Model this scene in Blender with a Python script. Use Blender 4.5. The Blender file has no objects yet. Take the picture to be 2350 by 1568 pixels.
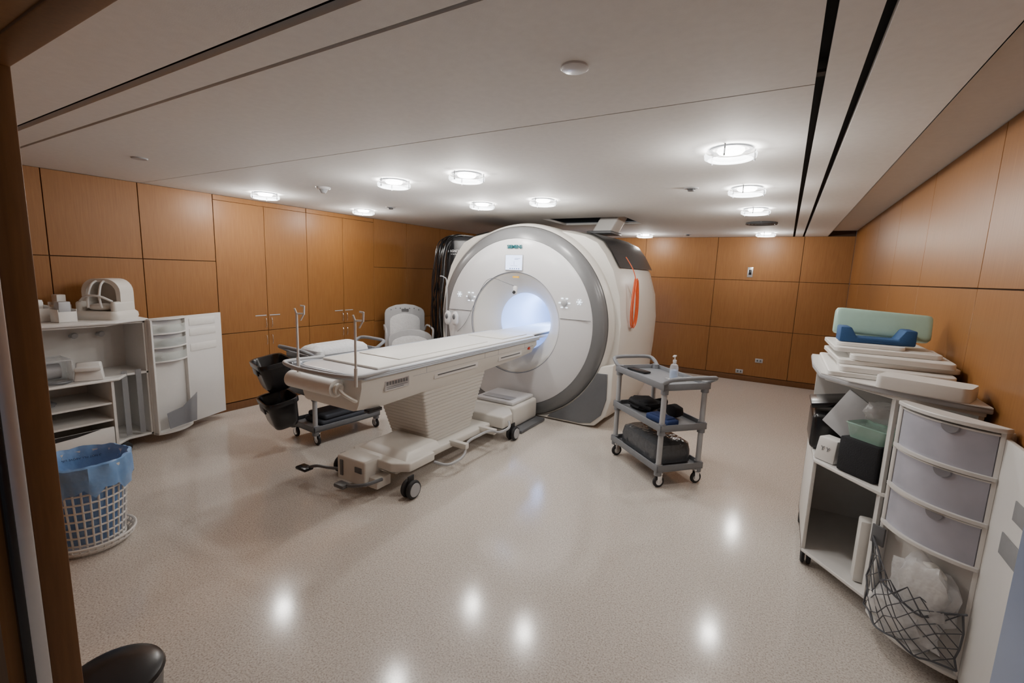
import bpy, bmesh, math, random
from mathutils import Vector, Matrix
random.seed(3)
COL=bpy.context.scene.collection
PI=math.pi
# ---------------------------------------------------------------- materials
def mat(name,col,rough=.5,metal=0,var=.06,scale=30,bump=0,bscale=200,emis=None,estr=0,alpha=1,trans=0,spec=.5,coat=0):
    m=bpy.data.materials.new(name);m.use_nodes=True
    nt=m.node_tree;n=nt.nodes;L=nt.links
    p=n['Principled BSDF']
    p.inputs['Roughness'].default_value=rough
    p.inputs['Metallic'].default_value=metal
    p.inputs['Alpha'].default_value=alpha
    p.inputs['Transmission Weight'].default_value=trans
    p.inputs['Specular IOR Level'].default_value=spec
    p.inputs['Coat Weight'].default_value=coat
    tc=n.new('ShaderNodeTexCoord')
    ns=n.new('ShaderNodeTexNoise');ns.inputs['Scale'].default_value=scale;ns.inputs['Detail'].default_value=3
    L.new(tc.outputs['Object'],ns.inputs['Vector'])
    r=n.new('ShaderNodeMixRGB')
    c=Vector(col)
    r.inputs[1].default_value=(*(c*(1-var)),1);r.inputs[2].default_value=(*[min(1,x*(1+var)) for x in c],1)
    L.new(ns.outputs['Fac'],r.inputs[0]);L.new(r.outputs[0],p.inputs['Base Color'])
    if bump:
        n2=n.new('ShaderNodeTexNoise');n2.inputs['Scale'].default_value=bscale
        L.new(tc.outputs['Object'],n2.inputs['Vector'])
        b=n.new('ShaderNodeBump');b.inputs['Strength'].default_value=bump;b.inputs['Distance'].default_value=.01
        L.new(n2.outputs['Fac'],b.inputs['Height']);L.new(b.outputs[0],p.inputs['Normal'])
    if emis:
        p.inputs['Emission Color'].default_value=(*emis,1);p.inputs['Emission Strength'].default_value=estr
    return m
def wood(name,c1,c2,rough=.42,axis='Z'):
    m=bpy.data.materials.new(name);m.use_nodes=True
    nt=m.node_tree;n=nt.nodes;L=nt.links;p=n['Principled BSDF'];p.inputs['Roughness'].default_value=rough
    p.inputs['Specular IOR Level'].default_value=.35
    tc=n.new('ShaderNodeTexCoord');mp=n.new('ShaderNodeMapping')
    mp.inputs['Scale'].default_value=(30,30,1.6) if axis=='Z' else (1.3,22,22)
    L.new(tc.outputs['Object'],mp.inputs['Vector'])
    ns=n.new('ShaderNodeTexNoise');ns.inputs['Scale'].default_value=3;ns.inputs['Detail'].default_value=5;ns.inputs['Distortion'].default_value=.5
    L.new(mp.outputs[0],ns.inputs['Vector'])
    n2=n.new('ShaderNodeTexNoise');n2.inputs['Scale'].default_value=.9
    L.new(tc.outputs['Object'],n2.inputs['Vector'])
    ad=n.new('ShaderNodeMath');ad.operation='ADD';L.new(ns.outputs['Fac'],ad.inputs[0])
    mu=n.new('ShaderNodeMath');mu.operation='MULTIPLY_ADD';mu.inputs[1].default_value=.5;mu.inputs[2].default_value=-.25
    L.new(n2.outputs['Fac'],mu.inputs[0]);L.new(mu.outputs[0],ad.inputs[1])
    cr=n.new('ShaderNodeValToRGB');cr.color_ramp.elements[0].position=.25;cr.color_ramp.elements[1].position=.8
    cr.color_ramp.elements[0].color=(*c1,1);cr.color_ramp.elements[1].color=(*c2,1)
    L.new(ad.outputs[0],cr.inputs[0]);L.new(cr.outputs[0],p.inputs['Base Color'])
    return m
def floor_mat():
    m=bpy.data.materials.new('speckled_vinyl_floor');m.use_nodes=True
    nt=m.node_tree;n=nt.nodes;L=nt.links;p=n['Principled BSDF']
    p.inputs['Specular IOR Level'].default_value=.5
    tc=n.new('ShaderNodeTexCoord')
    a=n.new('ShaderNodeTexNoise');a.inputs['Scale'].default_value=130;a.inputs['Detail'].default_value=2
    v=n.new('ShaderNodeTexVoronoi');v.inputs['Scale'].default_value=190
    L.new(tc.outputs['Object'],a.inputs['Vector']);L.new(tc.outputs['Object'],v.inputs['Vector'])
    cr=n.new('ShaderNodeValToRGB');e=cr.color_ramp.elements
    e[0].position=.33;e[0].color=(.47,.40,.35,1);e[1].position=.64;e[1].color=(.77,.72,.655,1)
    x=e.new(.47);x.color=(.665,.61,.55,1)
    L.new(a.outputs['Fac'],cr.inputs[0])
    bw=n.new('ShaderNodeRGBToBW');L.new(v.outputs['Color'],bw.inputs[0])
    mx=n.new('ShaderNodeMixRGB');mx.blend_type='MULTIPLY';mx.inputs[0].default_value=.2
    L.new(cr.outputs[0],mx.inputs[1]);L.new(bw.outputs[0],mx.inputs[2]);
    L.new(mx.outputs[0],p.inputs['Base Color'])
    w=n.new('ShaderNodeTexNoise');w.inputs['Scale'].default_value=4
    L.new(tc.outputs['Object'],w.inputs['Vector'])
    mr=n.new('ShaderNodeMapRange');mr.inputs[3].default_value=.10;mr.inputs[4].default_value=.17
    L.new(w.outputs['Fac'],mr.inputs[0]);L.new(mr.outputs[0],p.inputs['Roughness'])
    return m
M=dict(
 wood=wood('maple_wood_panel',(.235,.098,.026),(.30,.135,.040)),
 woodd=wood('dark_maple_wood',(.15,.064,.02),(.21,.092,.03)),
 gap=mat('dark_gap',(.05,.025,.012),.8),
 ceil=mat('ceiling_paint',(.76,.75,.735),.8,bump=.03),
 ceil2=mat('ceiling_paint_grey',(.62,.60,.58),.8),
 black=mat('black_void',(.008,.008,.008),.7),
 brown=mat('brown_slot',(.07,.055,.045),.7),
 floor=floor_mat(),
 base=wood('baseboard_wood',(.13,.056,.02),(.17,.076,.026)),
 white=mat('white_gloss_plastic',(.70,.70,.72),.28,var=.02),
 cream=mat('cream_plastic',(.71,.69,.645),.35,var=.02),
 pad=mat('white_vinyl_pad',(.80,.79,.76),.42,var=.03,bump=.05,bscale=60),
 lam=mat('white_laminate',(.74,.73,.71),.4,var=.02),
 grey=mat('grey_ring_plastic',(.165,.168,.175),.3,var=.03),
 dgrey=mat('dark_grey_plastic',(.035,.037,.042),.32),
 mgrey=mat('mid_grey_plastic',(.12,.125,.135),.4),
 lgrey=mat('light_grey_plastic',(.42,.43,.45),.4),
 railg=mat('blue_grey_rail',(.44,.48,.54),.35),
 cartg=mat('cart_grey_plastic',(.20,.21,.23),.45,bump=.08),
 alu=mat('brushed_aluminium',(.62,.62,.64),.3,metal=.8),
 polem=mat('pale_painted_metal',(.66,.65,.63),.3),
 chrome=mat('chrome',(.75,.75,.77),.15,metal=1),
 blk=mat('black_plastic',(.012,.012,.014),.25),
 rub=mat('black_rubber',(.02,.02,.022),.7),
 fab=mat('black_fabric',(.015,.016,.02),.9,bump=.3),
 dblan=mat('dark_grey_blanket',(.045,.05,.065),.9,bump=.3),
 navy=mat('navy_fabric',(.02,.045,.16),.8,bump=.3),
 blue=mat('blue_foam',(.02,.08,.22),.75,bump=.2),
 teal=mat('teal_vinyl_pad',(.42,.66,.58),.3,var=.05),
 orange=mat('orange_cord',(.75,.12,.03),.5),
 bluebag=mat('blue_plastic_liner',(.22,.42,.78),.3,alpha=.78,bump=.6,bscale=18),
 clear=mat('clear_plastic',(.85,.88,.9),.15,alpha=.35),
 gclear=mat('greenish_clear_plastic',(.45,.7,.6),.15,alpha=.5),
 bagc=mat('clear_bag',(.85,.86,.88),.18,alpha=.45,bump=.9,bscale=25),
 dbag=mat('wrapped_grey_pad',(.08,.085,.095),.16,bump=1,bscale=22),
 drawer=mat('translucent_drawer_plastic',(.47,.48,.56),.22,var=.25,scale=6),
 drawer2=mat('clear_tray_front',(.62,.68,.66),.15,alpha=.55),
 mesh=mat('grey_mesh_pocket',(.25,.26,.29),.7,alpha=.6),
 strap=mat('grey_strap',(.25,.255,.265),.8),
 cloth=mat('white_blanket',(.72,.73,.75),.9,bump=.6,bscale=30),
 glass=mat('lamp_glass',(.75,.8,.85),.1,alpha=.55,emis=(1,.98,.95),estr=.5),
 bulb=mat('lamp_emitter',(1,1,1),.5,emis=(1,.98,.95),estr=22),
 screen=mat('screen_glow',(.5,.6,.9),.3,emis=(.66,.76,1),estr=2.3),
 ink=mat('screen_ink',(.05,.08,.2),.4),
 tealt=mat('teal_lettering',(.0,.09,.11),.4),
 whitet=mat('white_lettering',(.75,.75,.75),.4,emis=(1,1,1),estr=.2),
 bore=mat('bore_liner_glow',(.62,.72,.90),.35,var=.02,emis=(.34,.50,1),estr=.6),  # blue interior light put into the liner's colour and emission
 glow=mat('button_glow',(.8,.9,1),.3,emis=(.8,.9,1),estr=2.2),
 net=mat('grey_net_cord',(.10,.105,.12),.7),
 yel=mat('yellow_label',(.8,.45,.03),.5),
 red=mat('red_button',(.6,.04,.02),.4),
 paper=mat('paper_label',(.80,.79,.76),.6),
 text=mat('grey_print',(.12,.12,.13),.5),
 btext=mat('dark_blue_print',(.02,.04,.12),.5),
 steel=mat('blue_grey_door_steel',(.30,.38,.56),.4,metal=.1),
)
# ---------------------------------------------------------------- mesh builder
class B:
    def __init__(s): s.bm=bmesh.new()
    def _merge(s,b,mi,X):
        if X is not None: bmesh.ops.transform(b,matrix=X,verts=b.verts)
        for f in b.faces:f.material_index=mi
        me=bpy.data.meshes.new('tmp');b.to_mesh(me);b.free();s.bm.from_mesh(me);bpy.data.meshes.remove(me)
    def box(s,x0,x1,y0,y1,z0,z1,bev=0,seg=2,mi=0,X=None):
        b=bmesh.new();r=bmesh.ops.create_cube(b,size=1)
        for v in b.verts:
            v.co=Vector(((x0+x1)/2+v.co.x*(x1-x0),(y0+y1)/2+v.co.y*(y1-y0),(z0+z1)/2+v.co.z*(z1-z0)))
        if bev: bmesh.ops.bevel(b,geom=b.edges[:],offset=bev,segments=seg,profile=.5,affect='EDGES')
        s._merge(b,mi,X);return s
    def prism(s,poly,z0,z1,bev=0,seg=2,mi=0,X=None,top=None):
        b=bmesh.new();top=top or poly
        v0=[b.verts.new((p[0],p[1],z0)) for p in poly];v1=[b.verts.new((p[0],p[1],z1)) for p in top]
        n=len(poly);b.faces.new(v0[::-1]);b.faces.new(v1)
        for i in range(n):b.faces.new((v0[i],v0[(i+1)%n],v1[(i+1)%n],v1[i]))
        bmesh.ops.recalc_face_normals(b,faces=b.faces[:])
        if bev: bmesh.ops.bevel(b,geom=b.edges[:],offset=bev,segments=seg,profile=.5,affect='EDGES')
        s._merge(b,mi,X);return s
    def tube(s,pts,r,seg=8,closed=False,mi=0,X=None,caps=True):
        pts=[Vector(p) for p in pts];n=len(pts);b=bmesh.new();rings=[]
        up=None
        for i,p in enumerate(pts):
            if closed: t=(pts[(i+1)%n]-pts[i-1])
            else: t=(pts[min(i+1,n-1)]-pts[max(i-1,0)])
            if t.length<1e-9:t=Vector((0,0,1))
            t.normalize()
            if up is None:
                up=Vector((0,0,1)) if abs(t.z)<.9 else Vector((1,0,0))
            a=up-t*up.dot(t)
            if a.length<1e-6:a=t.orthogonal()
            a.normalize();up=a;c=t.cross(a)
            rr=r[i] if isinstance(r,(list,tuple)) else r
            rings.append([b.verts.new(p+(a*math.cos(k*2*PI/seg)+c*math.sin(k*2*PI/seg))*rr) for k in range(seg)])
        m=n if closed else n-1
        for i in range(m):
            A,C=rings[i],rings[(i+1)%n]
            for k in range(seg):b.faces.new((A[k],A[(k+1)%seg],C[(k+1)%seg],C[k]))
        if not closed and caps:
            b.faces.new(rings[0][::-1]);b.faces.new(rings[-1])
        bmesh.ops.recalc_face_normals(b,faces=b.faces[:])
        s._merge(b,mi,X);return s
    def cyl(s,p0,p1,r,r1=None,seg=24,mi=0,X=None):
        return s.tube([p0,p1],[r,r if r1 is None else r1],seg,mi=mi,X=X)
    def lathe(s,prof,c=(0,0,0),axis='Z',seg=48,mi=0,X=None,a0=0,a1=2*PI,flip=False):
        b=bmesh.new();full=abs(a1-a0-2*PI)<1e-6;n=seg if full else seg+1;cols=[]
        for k in range(n):
            t=a0+(a1-a0)*k/seg;row=[]
            for r,h in prof:
                if axis=='Z':co=(c[0]+r*math.cos(t),c[1]+r*math.sin(t),c[2]+h)
                elif axis=='Y':co=(c[0]+r*math.cos(t),h+c[1],c[2]+r*math.sin(t))
                else:co=(c[0]+h,c[1]+r*math.cos(t),c[2]+r*math.sin(t))
                row.append(b.verts.new(co))
            cols.append(row)
        for k in range(seg):
            A,C=cols[k],cols[(k+1)%n]
            for i in range(len(prof)-1):
                b.faces.new((A[i],C[i],C[i+1],A[i+1]))
        bmesh.ops.remove_doubles(b,verts=b.verts[:],dist=1e-5)
        bmesh.ops.recalc_face_normals(b,faces=b.faces[:])
        if flip: bmesh.ops.reverse_faces(b,faces=b.faces[:])
        s._merge(b,mi,X);return s
    def loft(s,rings,caps=True,mi=0,X=None,closed=True):
        b=bmesh.new();R=[[b.verts.new(p) for p in r] for r in rings];n=len(rings[0])
        for i in range(len(R)-1):
            for k in range(n if closed else n-1):
                b.faces.new((R[i][k],R[i][(k+1)%n],R[i+1][(k+1)%n],R[i+1][k]))
        if caps and closed:
            b.faces.new(R[0][::-1]);b.faces.new(R[-1])
        bmesh.ops.recalc_face_normals(b,faces=b.faces[:])
        s._merge(b,mi,X);return s
    def blob(s,c,size,mi=0,X=None,noise=0,p=1.0,sub=3):
        b=bmesh.new();bmesh.ops.create_icosphere(b,subdivisions=sub,radius=1)
        rnd=random.Random(int(abs(c[0]*1000+c[1]*77+size[0]*999))+5);ph=[rnd.uniform(0,6) for _ in range(6)]
        for v in b.verts:
            d=v.co.copy()
            q=Vector([math.copysign(abs(x)**p,x) for x in d])
            k=1+noise*(math.sin(5*d.x+ph[0])*math.sin(6*d.y+ph[1])+math.sin(9*d.z+ph[2]+4*d.x)*.6+.5*math.sin(14*d.x+11*d.z+ph[3]))
            v.co=Vector((c[0]+q.x*size[0]*k,c[1]+q.y*size[1]*k,c[2]+q.z*size[2]*k))
        s._merge(b,mi,X);return s
    def text(s,body,size,X,mi=0,depth=.001,off=0):
        cu=bpy.data.curves.new('t','FONT');cu.body=body;cu.size=size;cu.extrude=depth;cu.align_x='CENTER';cu.align_y='CENTER';cu.offset=off
        ob=bpy.data.objects.new('t',cu);COL.objects.link(ob)
        dg=bpy.context.evaluated_depsgraph_get();me=bpy.data.meshes.new_from_object(ob.evaluated_get(dg))
        b=bmesh.new();b.from_mesh(me);bpy.data.objects.remove(ob);bpy.data.curves.remove(cu);bpy.data.meshes.remove(me)
        s._merge(b,mi,X);return s
    def clip(s,co,no):
        bmesh.ops.bisect_plane(s.bm,geom=s.bm.verts[:]+s.bm.edges[:]+s.bm.faces[:],plane_co=co,plane_no=no,clear_outer=True)
        return s
    def done(s,name,mats,parent=None,local=False,label=None,cat=None,kind=None,group=None,flat=False):
        if not isinstance(mats,(list,tuple)):mats=[mats]
        bm=s.bm
        if parent is not None and not local:
            bmesh.ops.transform(bm,matrix=WM[parent].inverted(),verts=bm.verts)
        for f in bm.faces:f.smooth=not flat
        for e in bm.edges:
            if len(e.link_faces)==2 and e.calc_face_angle(0)>math.radians(38):e.smooth=False
        me=bpy.data.meshes.new(name);bm.to_mesh(me);bm.free()
        for m in mats:me.materials.append(M[m] if isinstance(m,str) else m)
        ob=bpy.data.objects.new(name,me);COL.objects.link(ob)
        if parent is not None:
            ob.parent=parent;WM[ob]=WM[parent]
        else: WM[ob]=Matrix.Identity(4)
        if label:ob['label']=label
        if cat:ob['category']=cat
        if kind:ob['kind']=kind
        if group:ob['group']=group
        return ob
WM={}
def thing(name,loc,label,cat,rot=0,group=None):
    e=bpy.data.objects.new(name,None);e.empty_display_size=.1
    e.location=loc;e.rotation_euler=(0,0,rot);COL.objects.link(e)
    WM[e]=Matrix.Translation(loc)@Matrix.Rotation(rot,4,'Z')
    e['label']=label;e['category']=cat
    if group:e['group']=group
    return e
def dup(src,loc,rot=0,label=None):
    e=src.copy();e.location=loc;e.rotation_euler=(0,0,rot);COL.objects.link(e)
    WM[e]=Matrix.Translation(loc)@Matrix.Rotation(rot,4,'Z')
    if label:e['label']=label
    def rec(a,b):
        for c in list(a.children):
            d=c.copy();d.parent=b;COL.objects.link(d);WM[d]=WM[e];rec(c,d)
    rec(src,e);return e
T=Matrix.Translation
def RX(a):return Matrix.Rotation(a,4,'X')
def RY(a):return Matrix.Rotation(a,4,'Y')
def RZ(a):return Matrix.Rotation(a,4,'Z')
def smooth_path(P,n=6,closed=False):
    P=[Vector(p) for p in P];N=len(P);out=[]
    rng=range(N if closed else N-1)
    for i in rng:
        p0=P[i-1] if (i>0 or closed) else P[0];p1=P[i];p2=P[(i+1)%N]
        p3=P[(i+2)%N] if (closed or i+2<N) else P[-1]
        for k in range(n):
            t=k/n
            out.append(.5*((2*p1)+(-p0+p2)*t+(2*p0-5*p1+4*p2-p3)*t*t+(-p0+3*p1-3*p2+p3)*t**3))
    if not closed:out.append(P[-1])
    return out
def rrect(x0,x1,y0,y1,r,n=5):
    out=[]
    for cx,cy,a in ((x1-r,y1-r,0),(x0+r,y1-r,PI/2),(x0+r,y0+r,PI),(x1-r,y0+r,1.5*PI)):
        for k in range(n+1):
            t=a+PI/2*k/n;out.append((cx+r*math.cos(t),cy+r*math.sin(t)))
    return out
# ---------------------------------------------------------------- camera
f,pi_,ro,ya=1053.71,math.radians(8.6098),math.radians(2.0417),math.radians(30.3778)
Fv=Vector((-math.sin(ya)*math.cos(pi_),math.cos(ya)*math.cos(pi_),-math.sin(pi_)))
R0=Vector((math.cos(ya),math.sin(ya),0));U0=R0.cross(Fv)
R=R0*math.cos(ro)+U0*math.sin(ro);U=-R0*math.sin(ro)+U0*math.cos(ro)
cd=bpy.data.cameras.new('camera');cam=bpy.data.objects.new('camera',cd);COL.objects.link(cam)
mw=Matrix((( R.x,U.x,-Fv.x,0),(R.y,U.y,-Fv.y,0),(R.z,U.z,-Fv.z,1.65),(0,0,0,1)))
cam.matrix_world=mw;cd.sensor_width=36;cd.lens=f/2350*36;cd.clip_start=.02
bpy.context.scene.camera=cam
# ---------------------------------------------------------------- room
XL,XR,YB,YF,HC,H2=-5.2,.80,8.405,.35,2.34,2.42
ROWS=[0.09,.855,1.65,HC]
def panelwall(name,plane,pos,us,rows,side,skip=None):
    b=B();g=.003
    lo,hi=(pos-.15,pos-.012) if side>0 else (pos+.012,pos+.15)
    def bx(u0,u1,a0,a1,z0,z1,mi,bev=0):
        if plane=='x':b.box(a0,a1,u0,u1,z0,z1,bev,1,mi)
        else:b.box(u0,u1,a0,a1,z0,z1,bev,1,mi)
    if skip:
        bx(us[0],us[-1],lo,pos-.03,0,HC+.12,1)
        bx(us[0],2.63,pos-.03,hi,0,HC,1);bx(4.815,us[-1],pos-.03,hi,0,HC,1)
    else: bx(us[0],us[-1],lo,hi,0,HC+.12,1)
    p0,p1=(pos-.012,pos) if side>0 else (pos,pos+.012)
    for i in range(len(us)-1):
        for j in range(len(rows)-1):
            if skip and skip(us[i],us[i+1]):continue
            bx(us[i]+g,us[i+1]-g,p0,p1,rows[j]+g,rows[j+1]-g,0,.0015)
    return b.done(name,['wood','gap'],kind='structure')
panelwall('wall_left','x',XL,[.23,.7,1.35,1.99,2.635,4.81,5.48,6.3,7.1,7.75,YB],ROWS,1,skip=lambda a,b:abs(a-2.635)<.01)
panelwall('wall_back','y',YB,[XL,-4.6,-3.4,-2.22,-1.04,.17,XR],ROWS,-1)
panelwall('wall_right','x',XR,[.23,1.0,2.0,3.08,4.245,5.3,6.4,7.4,YB],[.09,.855,1.65,H2],-1)
b=B()
b.box(XL-.15,-1.48,.23,.35,0,HC+.12);b.box(.135,XR+.15,.23,.35,0,HC+.12);b.box(-1.48,.135,.23,.35,2.05,HC+.12)
b.done('wall_front',['wood'],kind='structure')
b=B();b.box(-1.5,-1.474,.30,.356,0,2.06,.003);b.box(-1.5,.15,.30,.356,2.045,2.075,.003)
b.done('trim_1',['woodd'],kind='structure')
b=B();b.box(-1.5,-1.470,.268,.30,0,2.06,.003);b.box(-1.49,-1.462,.255,.272,0,2.06,.002,mi=1)
b.done('trim_2',['alu','blk'],kind='structure')
b=B();b.box(.128,.15,.22,.356,0,2.05,.004);b.done('trim_4',['steel'],kind='structure')
b=B();b.box(XL-.1,XR+.15,-.6,YB+.1,-.05,0);b.done('floor',['floor'],kind='structure')
b=B();b.box(XL,XL+.006,.35,YB,0,.085,.002);b.done('baseboard_left',['base'],kind='structure')
b=B();b.box(XL,XR,YB-.006,YB,0,.085,.002);b.done('baseboard_back',['base'],kind='structure')
b=B();b.box(XR-.006,XR,.35,YB,0,.085,.002);b.done('baseboard_right',['base'],kind='structure')
xs=[XL-.1,-2.8,-1.72,.012,.040,.138,.166,.459];ys=[YF-.12,.885,.925,1.052,1.07,2.018,2.026,5.45,6.2,YB+.1]
b=B()
for i in range(len(xs)-1):
    for j in range(len(ys)-1):
        x0,x1,y0,y1=xs[i],xs[i+1],ys[j],ys[j+1]
        if (x0==.012) or (x0==.138) :continue
        if y0 in(.885,1.052) and x1<=.012+1e-6:continue
        if y0==2.018 and x1<=.012+1e-6:continue
        if y0==5.45 and x0==-2.8:continue
        b.box(x0,x1,y0,y1,HC,HC+.025)
b.box(XL-.1,.459,YF-.12,YB+.1,HC+.30,HC+.32,mi=1)
b.box(XL-.1,.2,.86,1.1,HC+.06,HC+.07,mi=2)
b.box(.0,.18,.3,YB,HC+.07,HC+.08,mi=1)
b.box(XL-.1,.1,2.0,2.04,HC+.03,HC+.04,mi=2)
b.done('ceiling',['ceil','black','brown'],kind='structure',flat=True)
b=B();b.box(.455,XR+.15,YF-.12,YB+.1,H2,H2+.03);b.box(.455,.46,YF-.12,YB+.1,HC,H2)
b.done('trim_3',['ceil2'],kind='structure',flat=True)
# ---------------------------------------------------------------- built-in closets
def closet(y0,y1,lab):
    e=thing('built_in_cabinet',(XL,(y0+y1)/2,0),lab,'cabinet',group='built-in wood closets along the wall')
    B().box(XL-.028,XL-.020,y0+.003,y1-.003,.09,HC-.003).done('body',['gap'],e)
    B().box(XL-.02,XL,y0+.004,y1-.004,2.285,HC-.004,.002,1).done('top_rail',['wood'],e)
    m=(y0+y1)/2
    for (a,c) in ((y0,m),(m,y1)):
        for z0,z1,up in ((.87,2.285,1),(.09,.87,0)):
            d=B().box(XL-.02,XL,a+.003,c-.002,z0+.003,z1-.003,.0015,1).done('door',['wood'],e)
            yy=(c-.035) if a==y0 else (a+.035)
            zz=.96 if up else .76
            B().tube(smooth_path([(XL,yy,zz-.05),(XL+.025,yy,zz-.045),(XL+.025,yy,zz+.045),(XL,yy,zz+.05)],3),.0035).done('handle',['chrome'],d,label='slim metal pull handle')
            if up:
                y2=yy-.05 if a==y0 else yy+.05
                B().box(XL,XL+.004,y2-.065,y2+.065,1.042,1.053,.001).done('label_strip',['lgrey'],d,label='narrow metal label strip')
closet(2.635,3.72,'tall orange-brown maple double-door closet with metal pulls')
closet(3.72,4.81,'tall orange-brown maple double-door closet with metal pulls')
# ---------------------------------------------------------------- ceiling lamps
LP=[(-4.57,2.82),(-2.79,2.80),(-2.07,2.80),(-4.56,4.06),(-2.79,4.05),(-2.07,4.02),(-.33,2.80),(-.33,3.98),(-.33,5.15),(-2.08,7.74),(-.33,7.70)]
lt='round frosted glass ceiling light glowing white'
l0=thing('ceiling_lamp',(*LP[0],HC),lt,'lamp',group='round ceiling lights')
B().lathe([(.0,-.002),(.066,-.002),(.070,-.012),(.060,-.022),(0,-.024)],seg=32).done('bulb',['bulb'],l0,local=True)
B().lathe([(.092,0),(.106,0),(.106,-.008),(.092,-.008),(.092,0)],seg=40).done('trim_ring',['mgrey'],l0,local=True)
B().lathe([(.122,-.014),(.131,-.030),(.128,-.048),(.112,-.056),(.085,-.050)],seg=40).done('glass_shade',['glass'],l0,local=True,label='clear glass shade ring')
for k in range(3):
    a=k*2*PI/3+.4
    B().cyl((.124*math.cos(a),.124*math.sin(a),0),(.124*math.cos(a),.124*math.sin(a),-.060),.004,seg=6).done('clip',['mgrey'],l0,local=True)
lamps=[l0]+[dup(l0,(*p,HC)) for p in LP[1:]]
for i,p in enumerate(LP):
    ld=bpy.data.lights.new('lamp_light','POINT');ld.energy=20;ld.color=(1,.96,.90);ld.shadow_soft_size=.055
    lo=bpy.data.objects.new('lamp_light',ld);COL.objects.link(lo);lo.parent=lamps[i];lo.location=(0,0,-.085)
B().lathe([(0,-.010),(.040,-.010),(.047,-.006),(.047,.001)],c=(-.69,1.53,HC),seg=36).done('ceiling_cover_disc',['white'],label='flat round white cover plate on the ceiling',cat='ceiling cover')
B().lathe([(0,-.008),(.045,-.008),(.05,.001)],c=(-3.95,1.54,HC),seg=32).done('ceiling_cover_disc',['lgrey'],label='small round pale cover plate on the ceiling',cat='ceiling cover')
for p in ((-4.03,3.99),(-.71,3.87),(-1.43,7.85)):
    e=thing('sprinkler_head',(*p,HC),'small round recessed ceiling sprinkler','sprinkler',group='ceiling sprinklers')
    B().lathe([(0,.015),(.055,.015),(.055,0),(.05,-.006),(0.03,-.008)],seg=28).done('escutcheon',['lgrey'],e,local=True)
    B().lathe([(.0,-.022),(.025,-.022),(.028,-.015),(.02,-.006),(0,-.006)],seg=20).done('nozzle',['mgrey'],e,local=True)
e=thing('smoke_detector',(-3.66,2.80,HC),'white ceiling smoke detector with round sensor','smoke detector')
B().lathe([(0,-.02),(.05,-.02),(.06,-.012),(.065,0)],seg=32).done('base',['white'],e,local=True)
B().lathe([(0,-.05),(.02,-.05),(.03,-.035),(.04,-.02),(0,-.02)],seg=24).done('sensor',['lgrey'],e,local=True)
b=B()
for k in range(4):
    r=.05+k*.035;b.lathe([(r,-.01),(r+.02,-.022),(r+.022,-.018),(r+.004,.001),(r,-.01)],c=(-.33,6.38,HC),seg=36)
b.box(-.5,-.16,6.375,6.385,HC-.012,HC+.002).box(-.335,-.325,6.21,6.55,HC-.012,HC+.002)
b.done('ceiling_air_diffuser',['mgrey'],label='round dark grey ceiling air diffuser with rings',cat='air vent')
e=thing('light_switch',(-.52,YB,1.78),'steel wall switch plate on wood panel','switch')
B().box(-.56,-.48,YB-.008,YB,1.70,1.86,.003).done('plate',['alu'],e);B().box(-.54,-.50,YB-.014,YB-.008,1.74,1.82,.002).done('toggle',['blk'],e)
for x,z in ((-.52,.15),(-.25,.36)):
    e=thing('wall_outlet',(x,YB,z),'pale electrical outlet plate on wood panel','outlet',group='wall outlets')
    B().box(x-.055,x+.055,YB-.008,YB,z-.033,z+.033,.003).done('plate',['lgrey'],e)
    for dx in (-.035,.01):B().box(x+dx,x+dx+.025,YB-.012,YB-.008,z-.015,z+.015).done('socket',['mgrey'],e)
# ---------------------------------------------------------------- MRI scanner
X0,Z0,Y0=-2.65,1.07,4.53
mri=thing('mri_scanner',(X0,5.5,0),'large white and grey mri scanner with round glowing bore','mri scanner')
C=(X0,0,Z0);SEG=128;FL=((0,0,.012),(0,0,-1))
B().lathe([(.575,4.545),(.582,4.532),(.60,4.529),(.75,4.527),(.90,4.535),(.955,4.553),(.955,4.60)],C,'Y',SEG).clip(*FL).done('front_cover',['white'],mri)
B().lathe([(.958,4.60),(.958,4.550),(1.01,4.56),(1.06,4.58),(1.09,4.615),(1.095,4.66)],C,'Y',SEG).clip(*FL).done('trim_ring',['grey'],mri,label='grey ring around the front cover')
B().lathe([(1.095,4.70),(1.098,4.635),(1.122,4.66),(1.14,4.75),(1.14,4.98)],C,'Y',SEG).clip(*FL).done('outer_shell',['cream'],mri)
B().lathe([(.573,4.55),(.566,4.552),(.54,4.585),(.48,4.64),(.42,4.70),(.365,4.765),(.34,4.82)],C,'Y',SEG).done('bore_flare',['cream'],mri)
B().lathe([(.34,4.82),(.335,4.9),(.33,6.3),(.35,6.42),(.45,6.5)],C,'Y',96).done('bore_tube',['bore'],mri,label='bluish-white lit tunnel of the bore')
half=[(0,.02),(.4,.02),(.8,.02),(.98,.03),(1.10,.09),(1.16,.22),(1.19,.45),(1.215,.8),(1.225,1.15),(1.19,1.45),(1.10,1.73),(1.0,1.9),(.9,2.02),(.75,2.09),(.5,2.14),(.25,2.16)]
full=half+[(0,2.17)]+[(-x,z) for x,z in half[:0:-1]]
rings=[]
for y,sc,cap in ((4.74,0,1),(4.74,.975,0),(4.80,.99,0),(5.0,1,0),(5.5,1.01,0),(6.0,1.0,0),(6.35,.96,0),(6.48,.90,0),(6.5,.86,0),(6.5,0,1)):
    rg=[]
    for x,z in full:
        if cap:
            a=math.atan2(z-Z0,x);rg.append((X0+.46*math.cos(a),y,Z0+.46*math.sin(a)))
        else:
            rg.append((X0+x*sc,y,.02+(z-.02)*(1-(1-sc)*.6)))
    rings.append(rg)
B().loft(rings,caps=False).done('body',['cream'],mri)
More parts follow.
